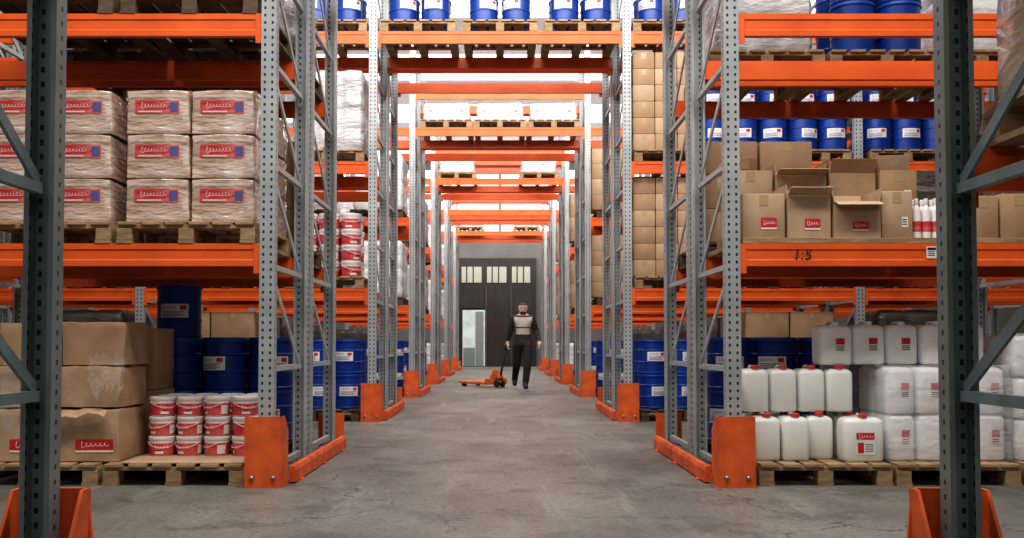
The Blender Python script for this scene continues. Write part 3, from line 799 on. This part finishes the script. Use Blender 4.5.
# ------------------------------------------------------------------ second row
y2 = 12.55
for s in (-1, 1):
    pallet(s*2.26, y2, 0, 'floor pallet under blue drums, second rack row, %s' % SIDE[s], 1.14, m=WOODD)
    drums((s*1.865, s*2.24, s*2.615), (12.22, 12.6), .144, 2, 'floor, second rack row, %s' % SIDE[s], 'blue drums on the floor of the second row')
    pallet(s*3.5, y2, 0, 'outer floor pallet under cartons, second rack row, %s' % SIDE[s], 1.14, m=WOODD)  # outer stock from here is added to block light behind the lower bays
    for li in range(3):
        for i in range(2):
            carton(s*(3.24+.54*i), 12.45, .147+li*.3915, .52, .8, .39, 'brown carton, %s, %s from aisle, outer floor pallet, second rack row, %s' % (LAY[3][li], ORD[i], SIDE[s]), KR, '', 0, 'large cartons on the outer floor of the second row')
    for z, nmz in ((0, 'floor'), (L1, 'lower shelf')):
        pallet(s*5.1, y2, z+(E if z else 0), '%s pallet in the outermost bay, second rack row, %s' % (nmz, SIDE[s]), 1.14, m=WOODD)
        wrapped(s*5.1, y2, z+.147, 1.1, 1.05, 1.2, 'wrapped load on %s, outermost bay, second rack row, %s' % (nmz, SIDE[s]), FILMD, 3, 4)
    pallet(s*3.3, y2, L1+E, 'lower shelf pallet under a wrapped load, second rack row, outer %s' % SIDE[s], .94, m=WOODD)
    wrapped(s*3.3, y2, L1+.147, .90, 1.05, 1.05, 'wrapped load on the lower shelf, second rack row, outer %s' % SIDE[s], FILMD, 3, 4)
pallet(-2.12, y2, L1+E, 'lower shelf pallet under red pails, second rack row, left', .94)
for li in range(4):
    for i in range(3):
        for j in range(2):
            pail(-1.83-i*.27, 12.2+j*.27, L1+.147+li*.1948, 'larger red pail, %s, %s from aisle, %s, lower shelf, second rack row, left' % (LAY[4][li].split()[0]+' layer', ORD[i], DEP[j]), 'red pails on the lower shelf of the second row', 1.4)
pallet(-2.12, y2, L2+E, 'upper shelf pallet under a wrapped load, second rack row, left', .94)
wrapped(-2.10, y2, L2+.147, .90, 1.05, 1.0, 'tall wrapped load on the upper shelf, second rack row, left', FILM, 3, 4)
for z, nmz in ((L1, 'lower'), (L2, 'upper')):
    pallet(2.06, y2, z+E, '%s shelf pallet under carton columns, second rack row, right' % nmz, .86)
    for li in range(6):
        for i in range(3):
            carton(1.755+i*.272, 12.35, z+.147+li*.2015, .264, .6, .20, 'brown carton, %s layer, %s from aisle, %s shelf, second rack row, right' % (LAY[6][li].split()[0], ORD[i], nmz), KR if (li*2+i) % 3 else KR2, '', random.uniform(-.006, .006), 'carton columns in the second row')
pallet(3.06, y2, L2+E, 'upper shelf pallet under blue drums, second rack row, right', 1.08)
pallet(3.95, y2, L2+E, 'small upper shelf pallet under outer blue drums, second rack row, right', .62)
drums((2.632, 2.999, 3.366, 3.733, 4.100), (12.2, 12.58), L2+.1455, 2, 'upper shelf, second rack row', 'blue drums on the second row upper shelf')
pallet(4.95, y2, L2+E, 'upper shelf pallet under drums behind the dark upright, second row', .92)
drums((4.64, 5.01, 5.38), (12.2, 12.58), L2+.1455, 2, 'upper shelf beyond the dark upright', 'blue drums on the second row upper shelf')
for i, x in enumerate((-3.1, -2.08, -1.0, 0.0, 1.0, 2.08, 3.1)):
    wd = ['third left of aisle', 'left of aisle', 'over the aisle left', 'over the aisle middle', 'over the aisle right', 'right of aisle', 'third right of aisle'][i]
    pallet(x, y2, L3+E, 'bridge shelf pallet under drums, second rack row, %s' % wd, .92)
    for j in range(2):
        for q in range(2):
            drum(x-.2+.4*q, 12.2+.38*j, L3+.147, 'blue drum on bridge shelf, pallet %s, %s, %s' % (wd, DEP[j], ['left', 'right'][q]), 'blue drums on the bridge shelf')

# ------------------------------------------------------------------ further rows
for ri in range(2, 6):
    y = rows[ri]; rn_ = nm[ri]; yc = y+.55
    for s in (-1, 1):
        sd = SIDE[s]
        for z, lv in ((0, 'floor'), (L1, 'lower shelf'), (L2, 'upper shelf')):
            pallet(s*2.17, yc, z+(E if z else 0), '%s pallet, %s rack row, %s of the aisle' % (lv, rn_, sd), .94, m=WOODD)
            zz = z+.147
            if z == 0 and ri < 4:
                drums((s*1.87, s*2.245), (y+.2,), .144, 2, 'floor, %s rack row, %s' % (rn_, sd), 'blue drums on the floor of far rows')
            elif (s < 0 and z > 0) or z == 0:
                wrapped(s*2.15, yc, zz, .90, 1.05, 1.0 if z else .8, 'wrapped load on the %s, %s rack row, %s' % (lv, rn_, sd), FILMP if ri % 2 == 0 else FILM, 3, 4)
            else:
                for li in range(4):
                    for i in range(2):
                        carton(s*(1.805+i*.385), y+.35, zz+li*.2715, .375, .6, .27, 'brown carton, %s layer, %s from aisle, %s, %s rack row, right' % (LAY[4][li].split()[0], ORD[i], lv, rn_), KR2 if (li+i) % 2 else KR, 'tag', 0, 'carton columns in the far rows')
            if ri < 4:  # outer loads added to keep light out of the bays behind
                pallet(s*3.4, yc, z+(E if z else 0), 'outer %s pallet, %s rack row, %s of the aisle' % (lv, rn_, sd), .94, m=WOODD)
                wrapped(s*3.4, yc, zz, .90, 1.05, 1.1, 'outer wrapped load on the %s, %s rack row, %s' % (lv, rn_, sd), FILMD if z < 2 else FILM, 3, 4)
for i, x in enumerate((-.95, .0, .95)):
    pl = ['left', 'middle', 'right'][i]
    pallet(x, 17.95, L3+E, 'bridge shelf pallet, third rack row, %s over the aisle' % pl, .92)
    wrapped(x, 17.95, L3+.147, .84, 1.0, .34, 'low white wrapped load on bridge shelf, third rack row, %s' % pl, FILMP, 3, 1, True)
for i, x in enumerate((-1.0, .9)):
    pl = ['left', 'right'][i]
    for yy, rw in ((23.35, 'fourth'), (34.15, 'sixth')):
        pallet(x, yy, L3+E, 'bridge shelf pallet, %s rack row, %s over the aisle' % (rw, pl), .92)
        wrapped(x, yy, L3+.147, .84, 1.0, .33, 'low grey wrapped load on bridge shelf, %s rack row, %s' % (rw, pl), FILM, 4, 2)

# ------------------------------------------------------------------ pallet jack
PJ = thing('pallet_jack', 'orange hand pallet jack pulled by the walking man', 'pallet jack', (-.115, 21.27, 0), math.radians(38))
for sg in (-1, 1):
    f = MB(); f.prism([(-.08, .06), (.08, .06), (.08, .105), (.06, .115), (-.06, .115), (-.08, .105)], 'y', 0, .90)
    f.faces([(-.08,.90,.06),(.08,.90,.06),(.08,.90,.105),(-.08,.90,.105),(-.04,1.0,.07),(.04,1.0,.07),(.04,1.0,.095),(-.04,1.0,.095)], [(4,5,6,7),(0,4,7,3),(1,2,6,5),(3,7,6,2),(0,1,5,4)])
    q = f.build('fork', ORJ, PJ, loc=(sg*.19, 0, 0))
    MB().lathe([(.035, -.04), (.04, -.035), (.04, .035), (.035, .04)], 16, 0, .84, .04, axis='x').build('load_roller', RUB, q, 35)
MB().box(-.27, .27, -.09, -.001, .06, .19, bev=.015).build('fork_bridge', ORJ, PJ)
MB().prism([(-.18, .19), (.18, .19), (.09, .36), (-.09, .36)], 'y', -.085, -.04).build('bridge_plate', ORJ, PJ)
MB().lathe([(.05, .10), (.055, .11), (.055, .25), (.040, .29), (.03, .36)], 18, 0, -.17).build('pump', ORJ, PJ, 35)
MB().box(-.05, .05, -.23, -.10, .16, .20).build('steering_block', RUB, PJ)
for sg in (-1, 1):
    MB().lathe([(.07, -.022), (.08, -.018), (.08, .018), (.07, .022)], 20, sg*.075, -.17, .08, axis='x').build('steering_wheel', RUB, PJ, 35)
ti = MB().tube([(0, -.19, .20), (0, -.24, .36), (0, -.40, .80)], .024, 10).build('tiller', RUB, PJ, True)
MB().tube([(0, -.40, .80), (-.09, -.42, .84), (-.09, -.44, .88), (.09, -.44, .88), (.09, -.42, .84), (0, -.40, .80)], .014, 8).build('grip_loop', RUB, ti, True)

# ------------------------------------------------------------------ person
def skin_mesh(name, chains, sub=2):
    vs, es, rad, roots = [], [], [], []
    idx = {}
    for ch in chains:
        prev = None
        for p in ch:
            key = p[0]
            if key not in idx:
                idx[key] = len(vs); vs.append(p[1]); rad.append(p[2])
                if prev is None: roots.append(idx[key])
            if prev is not None: es.append((prev, idx[key]))
            prev = idx[key]
    me = bpy.data.meshes.new(name); me.from_pydata(vs, es, [])
    ob = bpy.data.objects.new(name, me); col.objects.link(ob)
    ob.modifiers.new('s', 'SKIN')
    for i, r in enumerate(rad):
        me.skin_vertices[0].data[i].radius = (r, r)
        me.skin_vertices[0].data[i].use_root = i in roots
    sb = ob.modifiers.new('u', 'SUBSURF'); sb.levels = sub; sb.render_levels = sub
    bpy.context.view_layer.update()
    out = bpy.data.meshes.new_from_object(ob.evaluated_get(bpy.context.evaluated_depsgraph_get()))
    bpy.data.objects.remove(ob)
    return out
J = {
 'pel': ((0, 0, .97), .128), 'sp': ((0, 0, 1.12), .130), 'ch': ((0, 0, 1.30), .158), 'uc': ((0, 0, 1.42), .122),
 'nk': ((0, -.005, 1.51), .062), 'h0': ((0, -.03, 1.575), .087), 'h1': ((0, -.025, 1.655), .112), 'h2': ((0, -.014, 1.725), .094),
 'sR': ((-.185, 0, 1.42), .070), 'eR': ((-.265, .06, 1.17), .049), 'wR': ((-.315, .095, .97), .034), 'pR': ((-.321, .09, .915), .046), 'qR': ((-.323, .088, .875), .040),
 'sL': ((.185, 0, 1.42), .070), 'eL': ((.275, .05, 1.17), .049), 'wL': ((.335, -.11, .985), .034), 'pL': ((.343, -.135, .93), .046), 'qL': ((.345, -.148, .89), .040),
 'hR': ((-.095, 0, .90), .104), 'kR': ((-.13, .04, .50), .074), 'aR': ((-.165, .33, .22), .053), 'tR': ((-.17, .24, .065), .042),
 'hL': ((.095, 0, .90), .104), 'kL': ((.09, -.20, .50), .074), 'aL': ((.04, -.28, .09), .053), 'tL': ((.055, -.44, .06), .042),
}
g = lambda *k: [(q, J[q][0], J[q][1]) for q in k]
chains = [g('pel', 'sp', 'ch', 'uc', 'nk', 'h0', 'h1', 'h2'), g('uc', 'sR', 'eR', 'wR', 'pR', 'qR'), g('uc', 'sL', 'eL', 'wL', 'pL', 'qL'),
          g('pel', 'hR', 'kR', 'aR', 'tR'), g('pel', 'hL', 'kL', 'aL', 'tL')]
for s, pn in ((-1, 'qR'), (1, 'qL')):
    c = Vector(J[pn][0])
    for i in range(4):
        off = (i-1.5)*.021; ln = (.032, .040, .037, .028)[i]
        a = c + Vector((0, off, .01)); b = c + Vector((-s*.004, off, -.030)); d2 = b + Vector((-s*.014, 0, -ln*.85)); e = d2 + Vector((-s*.026, 0, -.012))
        chains.append([((pn, i, q), tuple(v), .0115) for q, v in enumerate((a, b, d2, e))])
    a = c + Vector((0, -.02, .035)); b = c + Vector((-s*.020, -.048, .01)); d2 = b + Vector((-s*.014, -.012, -.030))
    chains.append([((pn, 't', q), tuple(v), .013) for q, v in enumerate((a, b, d2))])
bme = skin_mesh('body', chains)
for v in bme.vertices:
    if abs(v.co.x) < .20 and .95 < v.co.z < 1.48: v.co.y *= .80
zmin = min(v.co.z for v in bme.vertices); zmax = max(v.co.z for v in bme.vertices)
for v in bme.vertices: v.co.z = (v.co.z-zmin)*1.765/(zmax-zmin)
bme.materials.clear(); bme.materials.append(SKIN)
for p in bme.polygons: p.use_smooth = True
man = thing('person', 'bearded man in dark trousers and beige panelled jacket walking, pulling the jack', 'person', (.48, 20.8, 0))
body = bpy.data.objects.new('body', bme); col.objects.link(body); body.parent = man
AX = {'x': Vector((1, 0, 0)), 'y': Vector((0, 1, 0)), 'z': Vector((0, 0, 1))}
def shell(name, pred, off, mats, cuts, pick=None):
    bm = bmesh.new(); bm.from_mesh(bme)
    for ax, v in cuts:   # clean seams and hems
        bmesh.ops.bisect_plane(bm, geom=bm.verts[:]+bm.edges[:]+bm.faces[:], plane_co=AX[ax]*v, plane_no=AX[ax])
    bm.normal_update()
    nr = {v: v.normal.copy() for v in bm.verts}
    kill = [f for f in bm.faces if not pred(f.calc_center_median())]
    bmesh.ops.delete(bm, geom=kill, context='FACES')
    for f in bm.faces: f.smooth = True; f.material_index = pick(f.calc_center_median()) if pick else 0
    for v in bm.verts: v.co += (nr[v] if v in nr else v.normal)*off
    me = bpy.data.meshes.new(name); bm.to_mesh(me); bm.free()
    for m in mats: me.materials.append(m)
    o = bpy.data.objects.new(name, me); col.objects.link(o); o.parent = man; return o
arm = lambda c: abs(c.x) > .225
def jk(c):
    if abs(c.x) > .185 or c.y > .0: return 0
    if c.z < 1.12 or c.z > 1.475: return 0
    if 1.25 < c.z < 1.275: return 0
    return 1
shell('trousers', lambda c: .14 < c.z < 1.02 and abs(c.x) < .225, .014, [TRO], [('z', .14), ('z', 1.02)])
shell('jacket', lambda c: (c.z > .985 if arm(c) else c.z > .90) and c.z < 1.51, .016, [CLD, CLB],
      [('z', .985), ('z', .90), ('z', 1.51), ('x', .225), ('x', -.225), ('x', .185), ('x', -.185), ('z', 1.12), ('z', 1.475), ('z', 1.25), ('z', 1.275), ('y', 0)], jk)
for sg in (-1, 1):
    shell('shoe', lambda c: c.z < .15 and (c.x+.05)*sg > 0 and abs(c.x) < .25, .008, [SHOE], [('z', .15)])
shell('hair', lambda c: c.z > 1.725 or (c.z > 1.60 and c.y > .02), .010, [HAIR], [('z', 1.725), ('z', 1.60), ('y', .02)])
shell('beard', lambda c: 1.535 < c.z < 1.588 and c.y < -.06, .007, [HAIR], [('z', 1.535), ('z', 1.588), ('y', -.06)])
bmb = bmesh.new(); bmb.from_mesh(bme); bv = BVHTree.FromBMesh(bmb)
def front(z, x=0):
    h = bv.ray_cast(Vector((x, -2, z)), Vector((0, 1, 0)))[0]
    return h.y if h else -.1
for sg in (-1, 1):
    fx = sg*.032
    MB().loft([(-.006, .003, .003, 0, 0), (-.003, .010, .005, 0, 0), (.003, .010, .005, 0, 0), (.006, .003, .003, 0, 0)], 10, 2).build('eye', BLK, man, True, (fx, front(1.655, fx), 1.655))
    MB().box(-.018, .018, -.006, .004, 0, .007).build('eyebrow', HAIR, man, loc=(fx, front(1.676, fx), 1.676))
    MB().loft([(-.03, .004, .008, 0, 0), (-.015, .009, .016, 0, 0), (.018, .011, .020, 0, 0), (.03, .005, .010, 0, 0)], 10, 2).build('ear', SKIN, man, True, (sg*.086, 0, 1.65))
nb = MB(); nb.faces([(-.017,.008,0),(.017,.008,0),(0,-.028,.006),(0,.004,.052)], [(0,1,2),(0,2,3),(1,3,2),(0,3,1)]); nb.build('nose', SKIN, man, loc=(0, front(1.615), 1.612))
MB().box(-.024, .024, -.014, .004, 0, .009).build('mouth', mat('lips', (.40, .15, .12)), man, loc=(0, front(1.592), 1.590))

# ------------------------------------------------------------------ lights
def area(name, loc, rx, sx, sy, e, c=(1, .975, .94)):
    l = bpy.data.lights.new(name, 'AREA'); l.shape = 'RECTANGLE'; l.size = sx; l.size_y = sy; l.energy = e; l.color = c
    o = bpy.data.objects.new(name, l); col.objects.link(o); o.location = loc; o.rotation_euler = (rx, 0, 0); return o
area('front_cross_aisle_light', (0, 3.7, 7.4), math.radians(36), 8, 1.0, 470)
area('front_fill_light', (0, -3.0, 4.6), math.radians(68), 9, 2.0, 110)  # added fill from behind the camera for near frames and lower bays
for i, yy in enumerate((9.5, 14.9, 20.3, 25.7, 31.1, 36.6)):
    area('cross_aisle_light', (0, yy, 6.6), math.radians(32), 7, .8, 270)
wd = bpy.data.worlds.new('World'); scene.world = wd; wd.use_nodes = True
wd.node_tree.nodes['Background'].inputs[0].default_value = (.8, .85, .9, 1); wd.node_tree.nodes['Background'].inputs[1].default_value = .4

# ------------------------------------------------------------------ camera
cd = bpy.data.cameras.new('Camera'); cam = bpy.data.objects.new('Camera', cd); col.objects.link(cam)
cd.sensor_width = 36; cd.sensor_fit = 'HORIZONTAL'; cd.lens = F/1024*36
pt = math.radians(2.0)
cam.location = (0, 0, H); cam.rotation_euler = (PI/2+pt, 0, 0)
cd.shift_x = 12/1024; cd.shift_y = (74-F*math.tan(pt))/1024
cd.clip_start = .05; cd.clip_end = 200
scene.camera = cam
scene.view_settings.view_transform = 'Standard'
for lk in ('Medium High Contrast', 'None'):
    try:
        scene.view_settings.look = lk; break
    except Exception as e: print(e)
scene.view_settings.exposure = 0
